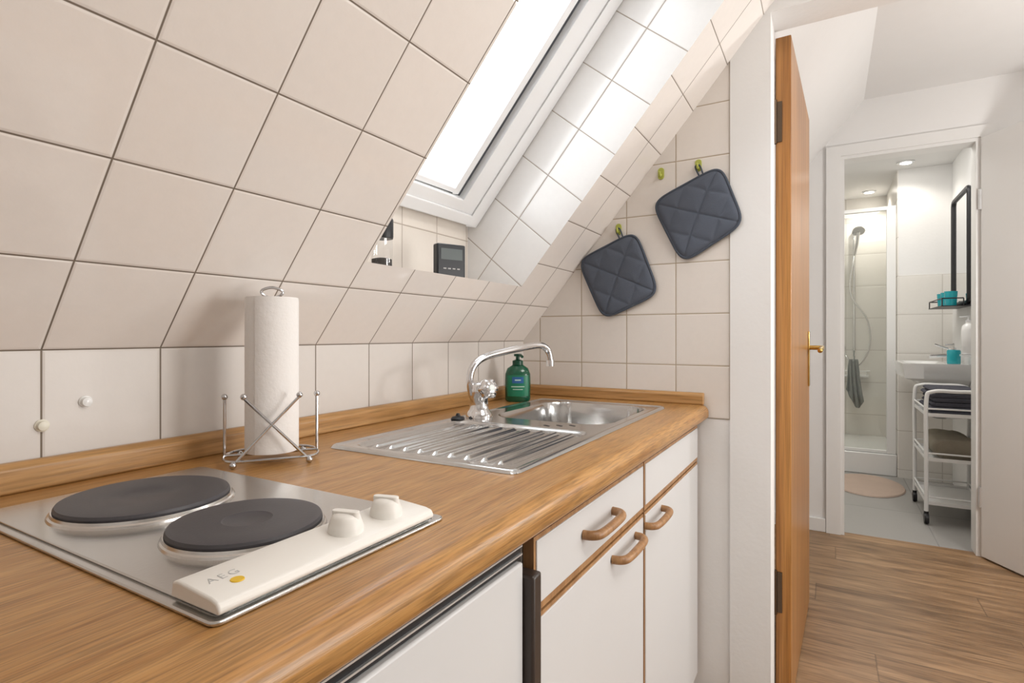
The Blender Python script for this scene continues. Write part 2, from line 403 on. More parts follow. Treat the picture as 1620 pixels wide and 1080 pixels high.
# kitchen door (opened into the hall)
HD=Vector((XE+.125,.138,0))
DM=Matrix.Translation(HD)@Matrix.Rotation(math.radians(-2.0),4,'Z')
dr=sroot('door_1',HD,'open orange brown veneer kitchen door seen nearly edge on')
b=MB(DM); b.box(0,.76,-.042,0,.008,1.992); b.build('door_leaf',M['door_wood'],dr,bevel=.002)
for z in (.34,1.74):
    b=MB(DM); b.box(-.004,.0,-.018,.0,z-.06,z+.06); b.tube([(-.006,.002,z-.065),(-.006,.002,z+.065)],.007,10); b.build('hinge',M['hinge'],dr)
b=MB(DM); b.box(.685,.725,-.047,-.042,.90,1.12); b.build('handle_plate',M['brass'],dr,bevel=.002)
b=MB(DM); b.tube([(.705,-.045,1.055),(.705,-.088,1.055)],.009,12); b.tube(spline([(.705,-.088,1.055),(.68,-.092,1.056),(.63,-.092,1.052),(.595,-.089,1.046)],6),.0085,12); b.ball((.595,-.089,1.046),.0095)
b.build('door_handle',M['brass'],dr)
# bathroom door leaf
HB=Vector((XF-.02,BY0-.012,0))
BM_=Matrix.Translation(HB)@Matrix.Rotation(math.atan2(-.516,-.857),4,'Z')
db=sroot('door_2',HB,'white bathroom door standing open into the hallway')
b=MB(BM_); b.box(.004,.62,-.02,.02,.008,2.085); b.build('door_leaf',M['white_paint'],db,bevel=.003)
for z in (.30,1.78):
    b=MB(); b.tube([(HB.x-.008,HB.y+.016,z-.05),(HB.x-.008,HB.y+.016,z+.05)],.008,12); b.build('hinge',M['alu'],db)
# bathroom shell
XP=5.2; RY=-.80
b=MB(); b.box(3.645,6.15,RY-.05,RY,0,ZC+.02); struct(b.build('wall_bath_right',M['plaster']))
b=MB(); b.box(3.645,6.15,.5,.55,0,ZC+.02); struct(b.build('wall_bath_left',M['bath_tile_x']))
b=MB(); b.box(6.10,6.15,RY,.5,0,ZC+.02); struct(b.build('wall_bath_back',M['bath_tile']))
b=MB(); b.box(XP,6.10,RY,-.47,0,ZC+.02); struct(b.build('wall_bath_partition',M['plaster']),'white wall beside the shower')
b=MB(); b.box(XP-.01,XP,RY,-.47,0,1.565); b.box(XP,6.10,-.47,-.462,0,ZC); struct(b.build('wall_bath_tiling',M['bath_tile']),'half height bathroom tiling')
b=MB(); b.box(3.60,6.15,RY-.05,.55,ZC,ZC+.05); struct(b.build('ceiling_bathroom',M['plaster']),'white bathroom ceiling')

# ------------------------------------------------------------------ worktop
wk=thing('worktop',(.7,.6,.86),'long golden oak kitchen worktop with rounded front edge and upstand','worktop')
b=MB()
prof=[(.412,.86),(.412,W),(.328,W)]
for i in range(1,9):
    a=PI/2*i/8; prof.append((.328-.022*math.sin(a),W-.022+.022*math.cos(a)))
prof+=[(.306,.866),(.311,.860)]
X0=-.45
b.prism(prof,X0,XE-.005,'x'); b.box(X0,.712,.412,.78,.86,W); b.box(1.543,XE-.001,.412,.78,.86,W); b.box(X0,XE-.001,.78,YW-.001,.86,W)
b.build('slab',M['worktop'],wk)
up=[(YW-.001,W),(YW-.001,W+.039),(YW-.012,W+.039),(YW-.021,W+.031),(YW-.021,W)]
b=MB(); b.prism(up,X0,XE-.001,'x'); b.build('upstand',M['oak_strip'],wk,bevel=.003)
b=MB(); b.prism([(XE-.001,W),(XE-.001,W+.035),(XE-.010,W+.035),(XE-.018,W+.028),(XE-.018,W)],.318,YW-.022,'y'); b.build('upstand',M['oak_strip_y'],wk,bevel=.003)

# ------------------------------------------------------------------ base cabinets
YC=.335
def front(name,parent,x0,x1,z0,z1,hx=None,hz=None,zb=.006):
    b=MB(); b.box(x0+.006,x1-.006,YC,YC+.018,z0+zb,z1-.006); o=b.build(name,M['laminate'],parent,bevel=.001)
    b=MB(); b.prism([(x0,z0),(x1,z0),(x1,z1),(x0,z1)],YC+.002,YC+.018,'y'); b.build('edge_band',M['oak_edge'],o)
    if hx is not None:
        h=.068
        path=spline([(hx-h,YC,hz),(hx-h+.004,YC-.015,hz),(hx-h+.020,YC-.024,hz),(hx,YC-.026,hz),(hx+h-.020,YC-.024,hz),(hx+h-.004,YC-.015,hz),(hx+h,YC,hz)],5)
        b=MB(); b.tube(path,.0076,12); b.build('handle',M['oak_edge'],o)
    return o
def carcass(parent,x0,x1):
    b=MB(); y0,y1=YC+.02,.90
    b.box(x0,x0+.016,y0,y1,.10,.858); b.box(x1-.016,x1,y0,y1,.10,.858); b.box(x0+.016,x1-.016,y0,y1,.10,.116); b.box(x0+.016,x1-.016,y1-.01,y1,.116,.858)
    b.box(x0+.016,x1-.016,y0,y0+.016,.838,.858)
    b.build('body',M['carcass'],parent)
    b=MB(); b.box(x0,x1,y0+.04,y0+.055,.0,.10); b.build('plinth',M['laminate'],parent)
c1=thing('base_cabinet',(.885,.6,0),'white base cabinet with bow handled drawer above its door, next to the fridge','cabinet','white base cabinets with oak edging')
carcass(c1,.639,1.136); front('drawer',c1,.641,1.134,.735,.838,.872,.791,.011); front('door',c1,.641,1.134,.105,.731,1.005,.705)
c2=thing('base_cabinet',(1.41,.6,0),'white base cabinet under the sink bowl, ending at the white end wall','cabinet','white base cabinets with oak edging')
carcass(c2,1.138,1.683); front('panel',c2,1.140,1.680,.735,.838,None,None,.011); front('door',c2,1.140,1.680,.105,.731,1.205,.705)
# fridge
fr=thing('fridge',(.37,.6,0),'white under-counter fridge with black top strip and dark brown side grip','fridge')
b=MB(); b.box(.10,.615,.36,.88,.02,.845); b.build('body',M['black'],fr)
b=MB(); b.box(.10,.609,YC,.358,.06,.818); b.build('door',M['laminate'],fr,bevel=.003)
b=MB(); b.box(.10,.612,YC+.006,.36,.820,.845); b.build('top_strip',M['black'],fr)
for z in (.836,.8255):
    b=MB(); b.box(.10,.612,YC+.003,YC+.0065,z,z+.002); b.build('trim_line',M['alu'],fr)
b=MB(); b.box(.612,.636,.322,.352,.06,.800); b.build('side_grip',M['brown'],fr,bevel=.004)
for x in (.14,.58):
    for y in (.40,.84):
        b=MB(); b.lathe([(.018,0),(.018,.02)],(x,y,0),12); b.build('foot',M['black'],fr)

# ------------------------------------------------------------------ hob
hb=thing('hob',(.359,.60,W),'narrow stainless steel two plate electric hob set in the worktop','hob')
b=MB(); b.prism(rrect(.359,.601,.266,.462,.008),W+.0003,W+.004); b.prism(rrect(.359,.601,.250,.446,.008),W+.004,W+.0065); b.build('steel_plate',M['steel'],hb,bevel=.0015)
for (x,y,r) in ((.346,.697,.0870),(.350,.514,.0726)):
    b=MB(); b.lathe([(.0001,W+.0172),(r*.30,W+.0172),(r*.33,W+.0182),(r*.62,W+.0180),(r*.9,W+.0187),(r*.98,W+.0178),(r,W+.015),(r*.99,W+.010)],(x,y,0),64); o=b.build('burner',M['iron'],hb,ang=25)
    b=MB(); b.lathe([(r*.985,W+.009),(r*1.003,W+.0128),(r*1.018,W+.0128),(r*1.030,W+.0100),(r*1.052,W+.0088),(r*1.066,W+.0065)],(x,y,0),64); b.build('rim',M['ring'],o,ang=25)
b=MB(); b.prism([(.373,W+.0065),(.371,W+.010),(.374,W+.0155),(.382,W+.0175),(.424,W+.0205),(.431,W+.0185),(.433,W+.0065)],.231,.474,'x'); cp=b.build('control_panel',M['cream'],hb,bevel=.002,segs=3)
for x in (.374,.429):
    b=MB(); b.lathe([(.0165,W+.0175),(.0165,W+.0225),(.0158,W+.0255),(.0145,W+.0290),(.0134,W+.0325),(.0110,W+.0350),(.006,W+.0362),(.0001,W+.0364)],(x,.399,0),36)
    o=b.build('knob',M['cream'],hb,ang=60)
    Mk=Matrix.Translation((x,.399,0))@Matrix.Rotation(math.radians(15),4,'Z')
    k=MB(Mk); k.prism(rrect(0,0,.0085,.028,.0042),W+.027,W+.0380); k.build('grip',M['cream'],o,bevel=.0039,segs=4)
tl=math.atan2(.003,.042)
text_obj('AEG',.0118,Matrix.Translation((.242,.4010,W+.0190))@Matrix.Rotation(tl,4,'X'),'lettering',M['grey_ink'],hb,1.3,-.00018)
b=MB(); b.lathe([(.0001,.0008),(.0050,.0008),(.0053,0)],(.2585,.392,W+.0181),24); b.build('sticker',M['yellow'],hb)

# ------------------------------------------------------------------ sink
def rsd(x,y,x0,x1,y0,y1,r):
    cx,cy=(x0+x1)/2,(y0+y1)/2; dx=abs(x-cx)-(x1-x0)/2+r; dy=abs(y-cy)-(y1-y0)/2+r
    return min(max(dx,dy),0)+math.hypot(max(dx,0),max(dy,0))-r
SX0,SX1,SY0,SY1=.696,1.558,.396,.794
SO=(SX0,SX1,SY0,SY1,.020)
BB=(1.155,1.52,.430,.735,.07); DR=(.725,1.075,.425,.765,.035)
def sm(t): t=max(0,min(1,t)); return t*t*(3-2*t)
def sz(x,y):
    e=max(0,-rsd(x,y,*SO))
    z=W+.0005+(.0055*math.sin(min(e/.014,1)*PI) if e<.007 else .0030+.0025*(1-sm((e-.007)/.008)))
    s=rsd(x,y,*BB); z-=.165*sm(-s/.024)
    d=rsd(x,y,*DR); z-=.0066*sm(-d/.014)
    z+=.0068*sm((-d-.02)/.02)*(max(0,math.cos(2*PI*(y-.425)/.034))**1.4)
    return z
nx,ny=288,134
def snap(x,y):
    if rsd(x,y,*SO)<=0: return (x,y)
    r=SO[4]; cx=min(max(x,SX0+r),SX1-r); cy=min(max(y,SY0+r),SY1-r); d=math.hypot(x-cx,y-cy)
    return (cx+(x-cx)/d*r,cy+(y-cy)/d*r)
G=[[snap(SX0+(SX1-SX0)*i/nx,SY0+(SY1-SY0)*j/ny) for j in range(ny+1)] for i in range(nx+1)]
sk=thing('sink',((SX0+SX1)/2,(SY0+SY1)/2,W),'stainless steel inset sink with ribbed draining board and one bowl','sink')
reg={'rim':MB(),'drainer':MB(),'bowl':MB()}; cache={k:{} for k in reg}
def gv(k,i,j):
    c=cache[k]
    if (i,j) not in c: x,y=G[i][j]; c[(i,j)]=reg[k].v((x,y,sz(x,y)))
    return c[(i,j)]
for i in range(nx):
    for j in range(ny):
        x=(G[i][j][0]+G[i+1][j][0])/2; y=(G[i][j][1]+G[i][j+1][1])/2
        k='bowl' if rsd(x,y,*BB)<0 else ('drainer' if rsd(x,y,*DR)<0 else 'rim')
        reg[k].f([gv(k,i,j),gv(k,i+1,j),gv(k,i+1,j+1),gv(k,i,j+1)])
for k in ('rim','drainer','bowl'): reg[k].build(k,M['steel_sink'],sk,ang=80)
b=MB(); b.lathe([(.0001,W-.160),(.03,W-.1605),(.042,W-.1585),(.044,W-.162)],(1.34,.585,0),32); b.build('drain',M['chrome'],sk)
for i,(x,y) in enumerate(((1.098,.545),(1.112,.520),(1.126,.495))):
    b=MB(Matrix.Translation((x,y,W+.0036))@Matrix.Rotation(math.radians(-28),4,'Z')); b.prism(rrect(0,0,.007,.02,.0034),-.0003,.0004); b.build('overflow_slot',M['black'],sk)
# faucet
fx,fy=1.128,.745
fc=thing('faucet',(fx,fy,W+.003),'chrome kitchen faucet with long swivel spout and lobed turning knob','faucet')
b=MB(); b.lathe([(.033,W+.0035),(.033,W+.009),(.028,W+.018),(.0235,W+.024),(.022,W+.048),(.026,W+.055),(.026,W+.082),(.021,W+.088),(.014,W+.092),(.0001,W+.092)],(fx,fy,0),36); b.build('body',M['chrome'],fc)
sd=Vector((.93,-.36,0)).normalized()
def sp(d,z): return (fx-.022+sd.x*d,fy+.010+sd.y*d,z)
path=spline([sp(.004,W+.06),sp(-.002,W+.09),sp(.001,W+.115),sp(.016,W+.137),sp(.045,W+.152),sp(.09,W+.161),sp(.15,W+.170),sp(.205,W+.177),sp(.235,W+.176),sp(.256,W+.162),sp(.263,W+.138),sp(.264,W+.124)],6)
b=MB(); b.tube(path,.0092,16); b.tube([sp(.2635,W+.137),sp(.264,W+.121)],.0112,16); b.build('spout',M['chrome'],fc)
kd=Vector((-.40,-.88,.2)).normalized(); R=kd.to_track_quat('Z','Y').to_matrix()
b=MB(); kc=Vector((fx,fy,W+.068)); b.lathe([(.012,.012),(.012,.026)],kc,20,R=R); b.lathe([(.012,.026),(.020,.029),(.0235,.036),(.0235,.048),(.019,.056),(.008,.059),(.0001,.059)],kc,48,R=R,lobes=6,amp=.09); o=b.build('knob',M['chrome'],fc,ang=60)
b=MB(); b.lathe([(.008,.0588),(.007,.0605),(.0001,.0605)],kc,20,R=R); b.build('cap',M['white_ink'],o)
b=MB(); b.lathe([(.015,W+.0035),(.017,W+.006),(.014,W+.010),(.006,W+.012),(.004,W+.018),(.0001,W+.019)],(1.072,.768,0),24)
tag(b.build('sink_plug',M['black']),'black rubber sink plug lying left of the faucet foot','plug')
# soap bottle
sx_,sy_=1.482,.835
sb=thing('soap_bottle',(sx_,sy_,W),'dark green hand soap bottle with pump in the worktop corner','soap bottle')
RZ=Matrix.Rotation(math.radians(-60),3,'Z'); q9=1.0
b=MB(); b.lathe([(.0001,W+.0004),(.034*q9,W+.0004),(.039*q9,W+.006),(.040*q9,W+.05),(.039*q9,W+.085),(.032*q9,W+.103),(.018,W+.112),(.015,W+.118),(.0001,W+.118)],(sx_,sy_,0),40,sy=.62,R=RZ); b.build('body',M['green'],sb)
b=MB(); b.lathe([(.0165,W+.113),(.0165,W+.126),(.009,W+.129),(.006,W+.130),(.006,W+.139),(.012,W+.140),(.012,W+.147),(.0001,W+.148)],(sx_,sy_,0),24)
d=Vector((-.6,-.8,0)); b.tube([(sx_,sy_,W+.143),(sx_+d.x*.02,sy_+d.y*.02,W+.144),(sx_+d.x*.034,sy_+d.y*.034,W+.139)],.0044,10); b.build('pump',M['green_dark'],sb)
b=MB(); b.lathe([(.0402*q9,W+.018),(.0412*q9,W+.05),(.0402*q9,W+.082)],(sx_,sy_,0),20,sy=.62,R=RZ,a0=PI*1.20,a1=PI*1.80); b.build('label',M['label'],sb)
b=MB(); b.lathe([(.0413*q9,W+.058),(.0414*q9,W+.066),(.0409*q9,W+.077)],(sx_,sy_,0),16,sy=.628,R=RZ,a0=PI*1.36,a1=PI*1.64); b.build('emblem',M['label_blue'],sb)
for z0,z1,a,c in ((.046,.0490,1.34,1.66),(.038,.0402,1.38,1.62),(.066,.0695,1.43,1.57)):
    b=MB(); b.lathe([(.0420*q9,W+z0),(.0420*q9,W+z1)],(sx_,sy_,0),14,sy=.632,R=RZ,a0=PI*a,a1=PI*c); b.build('printed_line',M['pale_ink'],sb)

# ------------------------------------------------------------------ paper towel and holder
px_,py_=.588,.798
Rp=Matrix.Translation((px_,py_,0))@Matrix(((.804,-.594,0,0),(-.594,-.804,0,0),(0,0,1,0),(0,0,0,1)))
ph=thing('paper_towel_holder',(px_,py_,W),'wire paper towel stand with crossed chrome rods and ball tips','paper towel holder')
wr=.0023; zb=W+.011
b=MB(Rp); b.tube(spline([(-.060,.05,zb),(-.070,0,zb),(-.05,-.04,zb),(0,-.045,zb),(.05,-.04,zb),(.070,0,zb),(.060,.05,zb),(0,.056,zb)],5,True),wr,8,closed=True)
b.tube([(-.070,0,zb),(.070,0,zb)],wr,8); b.build('base_ring',M['wire'],ph)
for sx in (-1,1):
    b=MB(Rp); b.tube([(sx*.055,.054,W+.006),(-sx*.040,.054,W+.108)],wr,8); b.ball((-sx*.040,.054,W+.110),.0050); b.build('crossed_rod',M['wire'],ph)
    b=MB(Rp); b.tube([(sx*.070,0,zb),(sx*.070,0,W+.104)],wr,8); b.ball((sx*.070,0,W+.106),.0050); b.build('side_rod',M['wire'],ph)
for (x,y) in ((-.055,.054),(.055,.054),(-.05,-.04),(.05,-.04)):
    b=MB(Rp); b.ball((x,y,W+.0056),.0054); b.build('foot',M['wire'],ph)
b=MB(Rp); b.tube([(0,0,zb),(0,0,W+.268)],wr,8); b.tube(spline([(0,0,W+.266),(.014,0,W+.272),(.015,0,W+.279),(0,0,W+.284),(-.015,0,W+.279),(-.014,0,W+.272)],5,True),wr,8,closed=True); b.build('centre_rod',M['wire'],ph)
rl=thing('paper_towel_roll',(px_,py_,W+.015),'white paper towel roll standing on the wire holder','paper towel roll')
b=MB(); b.lathe([(.018,W+.015),(.0405,W+.015),(.0413,W+.02),(.0413,W+.262),(.0405,W+.267),(.018,W+.267),(.018,W+.015)],(px_,py_,0),48); b.build('paper',M['paper'],rl,ang=50)
b=MB(); b.lathe([(.0165,W+.014),(.018,W+.014),(.018,W+.2675),(.0165,W+.2675),(.0165,W+.014)],(px_,py_,0),32); b.build('core',M['card'],rl)
b=MB()
th0=math.radians(-95); pts=[]
for i in range(14):
    a=th0-i*.09; r=.0419+.0012*(i/13)
    pts.append((px_+r*math.cos(a),py_+r*math.sin(a)))
for i in range(13): b.poly([(*pts[i],W+.016),(*pts[i+1],W+.016),(*pts[i+1],W+.266),(*pts[i],W+.266)])
b.build('loose_sheet',M['paper'],rl)

# ------------------------------------------------------------------ pot holders and hooks on end wall
def potholder(corners,hookpx,label):
    XW=XE-.006
    Q=[on_x(p[0],p[1],XW) for p in corners]
    c=sum(Q,Vector())/4
    Q=[c+(q-c)*1.06 for q in Q]
    root=thing('pot_holder',(XW,c.y,min(q.z for q in Q)),label,'pot holder','quilted pot holders on the tiled wall')
    n=60
    def q(u,v):
        m=max(abs(u),abs(v),1e-6); k=(abs(u)**6+abs(v)**6)**(1/6)
        s=m/k if k>0 else 1
        uu,vv=u*s,v*s
        a,bb=(uu+1)/2,(vv+1)/2
        return Q[0]*(1-a)*(1-bb)+Q[1]*a*(1-bb)+Q[2]*a*bb+Q[3]*(1-a)*bb
    b=MB(); fr_,bk=[],[]
    for i in range(n+1):
        ra,rb=[],[]
        for j in range(n+1):
            u=-1+2*i/n; v=-1+2*j/n; p=q(u,v)
            edge=1-max(abs(u),abs(v))**12
            s1=abs(math.sin(PI*(u+v)*1.05)); s2=abs(math.sin(PI*(u-v)*1.05))
            t=.0035+edge*(.0055+.0060*(min(s1,s2)**.4))
            ra.append(b.v((p.x-t,p.y,p.z))); rb.append(b.v((p.x-.0005,p.y,p.z)))
        fr_.append(ra); bk.append(rb)
    for i in range(n):
        for j in range(n):
            b.f([fr_[i][j],fr_[i+1][j],fr_[i+1][j+1],fr_[i][j+1]]); b.f([bk[i][j],bk[i][j+1],bk[i+1][j+1],bk[i+1][j]])
    for i in range(n):
        b.f([fr_[i][0],bk[i][0],bk[i+1][0],fr_[i+1][0]]); b.f([fr_[i][n],fr_[i+1][n],bk[i+1][n],bk[i][n]])
        b.f([fr_[0][i],fr_[0][i+1],bk[0][i+1],bk[0][i]]); b.f([fr_[n][i],bk[n][i],bk[n][i+1],fr_[n][i+1]])
    b.build('pad',M['fabric'],root,ang=70)
    rim=[]
    for i in range(n): rim.append(q(-1+2*i/n,-1))
    for i in range(n): rim.append(q(1,-1+2*i/n))
    for i in range(n): rim.append(q(1-2*i/n,1))
    for i in range(n): rim.append(q(-1,1-2*i/n))
    b=MB(); b.tube([Vector((p.x-.004,p.y,p.z)) for p in rim],.0042,8,closed=True); b.build('binding',M['fabric_edge'],root)
    hk=on_x(hookpx[0],hookpx[1],XE-.010)
    best=min(rim,key=lambda p:(p-hk).length)
    b=MB(); b.tube(spline([best+Vector((-.004,.006,0)),hk+Vector((0,.007,.0)),hk+Vector((0,.0,.006)),hk+Vector((0,-.007,0)),best+Vector((-.004,-.006,0))],6),.0024,8); b.build('hanging_loop',M['fabric_edge'],root)
potholder([(919,414),(1004,370),(1039,462),(957,501)],(978,364),'dark grey quilted pot holder hanging lower, left of the other')
potholder([(1036,322),(1138,266),(1173,352),(1082,412)],(1104,264),'dark grey quilted pot holder hanging higher, overlapping the white doorway pillar')
def wall_hook(p,mat,label,grp,dx):
    n=Vector(dx); Rm=n.to_track_quat('Z','Y').to_matrix()
    root=thing('adhesive_hook',p,label,'hook',grp)
    T=Matrix.Translation(p)@Rm.to_4x4()
    b=MB(T); b.prism(rrect(0,0,.019,.036,.009),0.0003,.004); b.build('pad',mat,root,bevel=.001)
    b=MB(T)
    b.tube(spline([(0,-.002,.003),(0,-.010,.010),(0,-.008,.016),(0,.000,.018)],5),.0034,10); b.ball((0,0,.018),.0036); b.build('prong',mat,root)
G1='lime green adhesive hooks on the end wall'
wall_hook(on_x(1046,275,XE),M['hook'],'lime green adhesive wall hook with nothing hung on it',G1,(-1,0,0))
wall_hook(on_x(1105,262,XE),M['hook'],'lime green adhesive hook above the higher pot holder',G1,(-1,0,0))
wall_hook(on_x(979,363,XE),M['hook'],'lime green adhesive hook above the lower pot holder',G1,(-1,0,0))
def peg(px,py,label,mat):
    d=ray(px,py); s=YW/d.y; p=Vector((d.x*s,YW,CAMZ+d.z*s))
    R=Vector((0,-1,0)).to_track_quat('Z','Y').to_matrix()
    b=MB(); b.lathe([(.0085,0.0),(.0085,.0018),(.0060,.0030),(.0052,.0045),(.0066,.0055),(.0062,.0072),(.0035,.0082),(.0001,.0084)],p,24,R=R)
    tag(b.build('adhesive_peg',mat),label,'wall peg','small round stick-on pegs on the back wall')
peg(135,635,'small white stick-on peg in the middle of a back wall tile',M['ceramic'])
peg(66,673,'small cream stick-on peg on the back wall near the worktop upstand',M['hook_white'])

# ------------------------------------------------------------------ things on the skylight sill
ZSILL=p0[2]
CM=Matrix.Translation((1.132,.838,ZSILL))@Matrix.Rotation(math.radians(-24),4,'Z')
ck=thing('desk_clock',(1.132,.838,ZSILL),'small black digital clock standing on the skylight sill','clock')
b=MB(CM); b.box(-.041,.041,-.012,.012,0,.086); b.build('case',M['clock_black'],ck,bevel=.004)
b=MB(CM); b.box(-.031,.031,-.0128,-.0115,.046,.074); b.build('screen',M['lcd'],ck)
for x in (-.02,-.007,.006,.019):
    b=MB(CM); b.box(x-.004,x+.004,-.0134,-.0115,.022,.025); b.build('button',M['grey_ink'],ck)
gx,gy=.913,.862
pm=thing('pepper_grinder',(gx,gy,ZSILL),'glass pepper grinder with black cap on the skylight sill, half hidden by the slope','pepper grinder')
b=MB(); b.lathe([(.0001,ZSILL),(.023,ZSILL),(.024,ZSILL+.003),(.024,ZSILL+.068),(.021,ZSILL+.074)],(gx,gy,0),28); b.build('jar',M['clear'],pm)
b=MB(); b.lathe([(.0001,ZSILL+.003),(.022,ZSILL+.003),(.022,ZSILL+.024),(.010,ZSILL+.027),(.0001,ZSILL+.025)],(gx,gy,0),24); o=b.build('peppercorns',M['pepper'],pm); o['kind']='stuff'
b=MB(); b.lathe([(.0245,ZSILL+.070),(.0255,ZSILL+.074),(.0255,ZSILL+.112),(.023,ZSILL+.116),(.0001,ZSILL+.116)],(gx,gy,0),28); b.build('cap',M['black'],pm)

# ------------------------------------------------------------------ bathroom
tr=thing('shower_tray',(5.64,.02,0),'white raised shower tray behind the glass door','shower tray')
b=MB(); b.box(XP+.0,6.098,-.46,.498,.0,.17); b.build('skirt',M['ceramic'],tr,bevel=.008)
b=MB(); b.prism(rrect(5.65,.02,.80,.86,.06),.168,.174); b.build('tray_floor',M['ceramic'],tr)
en=thing('shower_enclosure',(XP+.03,.02,.17),'tall clear glass shower door with pale metal profiles','shower enclosure')
ZT=2.12; xg=XP+.035
b=MB(); b.box(xg-.003,xg+.003,-.40,.06,.19,ZT-.02); b.build('door_glass',M['shower_glass'],en)
b=MB(); b.box(xg-.003,xg+.003,.07,.47,.19,ZT-.02); b.build('fixed_glass',M['shower_glass'],en)
for q in ((xg-.018,xg+.018,-.455,-.395),(xg-.012,xg+.012,.058,.078),(xg-.018,xg+.018,.465,.497)):
    b=MB(); b.box(*q,.172,ZT); b.build('upright_profile',M['white_metal'],en,bevel=.003)
for z0,z1 in ((ZT-.03,ZT),(.172,.195)):
    b=MB(); b.box(xg-.016,xg+.016,-.395,.465,z0,z1); b.build('rail_profile',M['white_metal'],en,bevel=.003)
hs_=thing('hand_shower',(6.05,-.2,.8),'chrome hand shower on a vertical riser rail inside the shower','hand shower')
hx_,hy_=6.05,-.205
b=MB(); b.tube([(hx_,hy_,.95),(hx_,hy_,2.10)],.012,12); b.build('riser_rail',M['chrome'],hs_)
for z in (.97,2.08):
    b=MB(); b.tube([(hx_,hy_,z),(6.098,hy_,z)],.013,12); b.build('bracket',M['chrome'],hs_)
b=MB(); b.tube(spline([(hx_-.02,hy_,1.85),(hx_-.06,hy_-.02,1.95),(hx_-.11,hy_-.03,2.05)],6),.014,12)
R=Vector((-.6,-.1,-.75)).normalized().to_track_quat('Z','Y').to_matrix(); b.lathe([(.014,-.03),(.05,-.005),(.052,.01),(.0001,.012)],(hx_-.115,hy_-.03,2.06),28,R=R); b.build('spray_head',M['chrome'],hs_)
b=MB(); b.tube(spline([(hx_-.02,hy_,1.85),(hx_-.04,hy_+.03,1.5),(hx_-.05,hy_-.10,1.25),(hx_-.04,hy_-.12,1.0),(hx_-.02,hy_-.03,.82),(hx_-.02,hy_+.06,.9),(6.09,hy_+.08,1.0)],8),.0085,10); b.build('hose',M['chrome'],hs_)
sv=thing('shower_shelf',(6.03,-.2,.70),'small white shelf with a front rail on the shower wall','shelf')
b=MB(); b.prism(rrect(6.023,-.20,.15,.24,.03),.72,.735); b.build('board',M['white_metal'],sv)
b=MB(); b.tube(spline([(6.09,-.31,.775),(5.95,-.31,.775),(5.95,-.09,.775),(6.09,-.09,.775)],6),.006,8); b.tube([(5.96,-.30,.735),(5.96,-.30,.775)],.004,8); b.tube([(5.96,-.10,.735),(5.96,-.10,.775)],.004,8); b.build('rail',M['white_metal'],sv)
b=MB(); cols=28; rows=18; gr=[]
for i in range(cols+1):
    r_=[]
    for j in range(rows+1):
        u=i/cols; v=j/rows
        wdt=.05+.10*v**.7
        ln=.34+.10*math.sin(u*PI*1.1+.4)
        y=-.20+(u-.5)*wdt+.012*math.sin(v*3+u*2)
        z=.885-ln*v
        x=5.905-.018*math.sin(u*PI*6+v)*(.3+.7*v)-.01*v
        r_.append(b.v((x,y,z)))
    gr.append(r_)
for i in range(cols):
    for j in range(rows): b.f([gr[i][j],gr[i+1][j],gr[i+1][j+1],gr[i][j+1]])
b.tube(spline([(5.905,-.20,.88),(5.915,-.203,.91),(5.95,-.20,.915),(6.03,-.205,.96)],5),.005,8)
o=b.build('cloth',M['towel_grey']); mo=o.modifiers.new('s','SOLIDIFY'); mo.thickness=.006
tag(o,'limp grey green cloth hanging inside the shower below the riser rail','cloth')
for (x,y,lab) in ((4.986,-.495,'small round ceiling spotlight above the washbasin side of the bathroom'),(5.855,-.313,'small round ceiling spotlight above the shower')):
    t=thing('ceiling_spotlight',(x,y,ZC-.012),lab,'spotlight','recessed bathroom ceiling spotlights')
    b=MB(); b.lathe([(.055,ZC-.0005),(.055,ZC-.008),(.042,ZC-.012),(.036,ZC-.010)],(x,y,0),28); b.build('ring',M['alu'],t)
    b=MB(); b.lathe([(.0001,ZC-.013),(.030,ZC-.012),(.037,ZC-.010)],(x,y,0),24); b.build('lens',M['lamp'],t)
b=MB(); b.lathe([(.0001,.014),(.20,.014),(.225,.011),(.23,.002),(.0001,.001)],(4.80,-.245,0),48,sx=1.45,sy=1.0); tag(b.build('bath_rug',M['rug']),'oval pinkish beige bath rug on the grey bathroom floor','rug')
# washbasin
wb=thing('washbasin',(4.80,-.62,.77),'white ceramic washbasin mounted on the right bathroom wall','washbasin')
BX0,BX1,BYa,BYb=4.52,5.08,-.798,-.43
b=MB(); nx2,ny2=44,32; T,Bt=[],[]
for i in range(nx2+1):
    ra,rb=[],[]
    for j in range(ny2+1):
        x=BX0+(BX1-BX0)*i/nx2; y=BYa+(BYb-BYa)*j/ny2
        s=rsd(x,y,BX0+.035,BX1-.035,BYa+.11,BYb-.03,.10)
        ra.append(b.v((x,y,.915-.11*sm(-s/.09))))
        e=rsd(x,y,BX0,BX1,BYa-.2,BYb,.12)
        rb.append(b.v((4.80+(x-4.80)*.84,BYa+(y-BYa)*.86,.80-.07*sm(-e/.12)) if 0<i<nx2 and j<ny2 else (4.80+(x-4.80)*.95,BYa+(y-BYa)*.96,.815)))
    T.append(ra); Bt.append(rb)
for i in range(nx2):
    for j in range(ny2):
        b.f([T[i][j],T[i+1][j],T[i+1][j+1],T[i][j+1]]); b.f([Bt[i][j],Bt[i][j+1],Bt[i+1][j+1],Bt[i+1][j]])
for i in range(nx2):
    b.f([T[i][ny2],T[i+1][ny2],Bt[i+1][ny2],Bt[i][ny2]]); b.f([T[i][0],Bt[i][0],Bt[i+1][0],T[i+1][0]])
for j in range(ny2):
    b.f([T[0][j],T[0][j+1],Bt[0][j+1],Bt[0][j]]); b.f([T[nx2][j],Bt[nx2][j],Bt[nx2][j+1],T[nx2][j+1]])
b.build('basin',M['ceramic'],wb,ang=60)
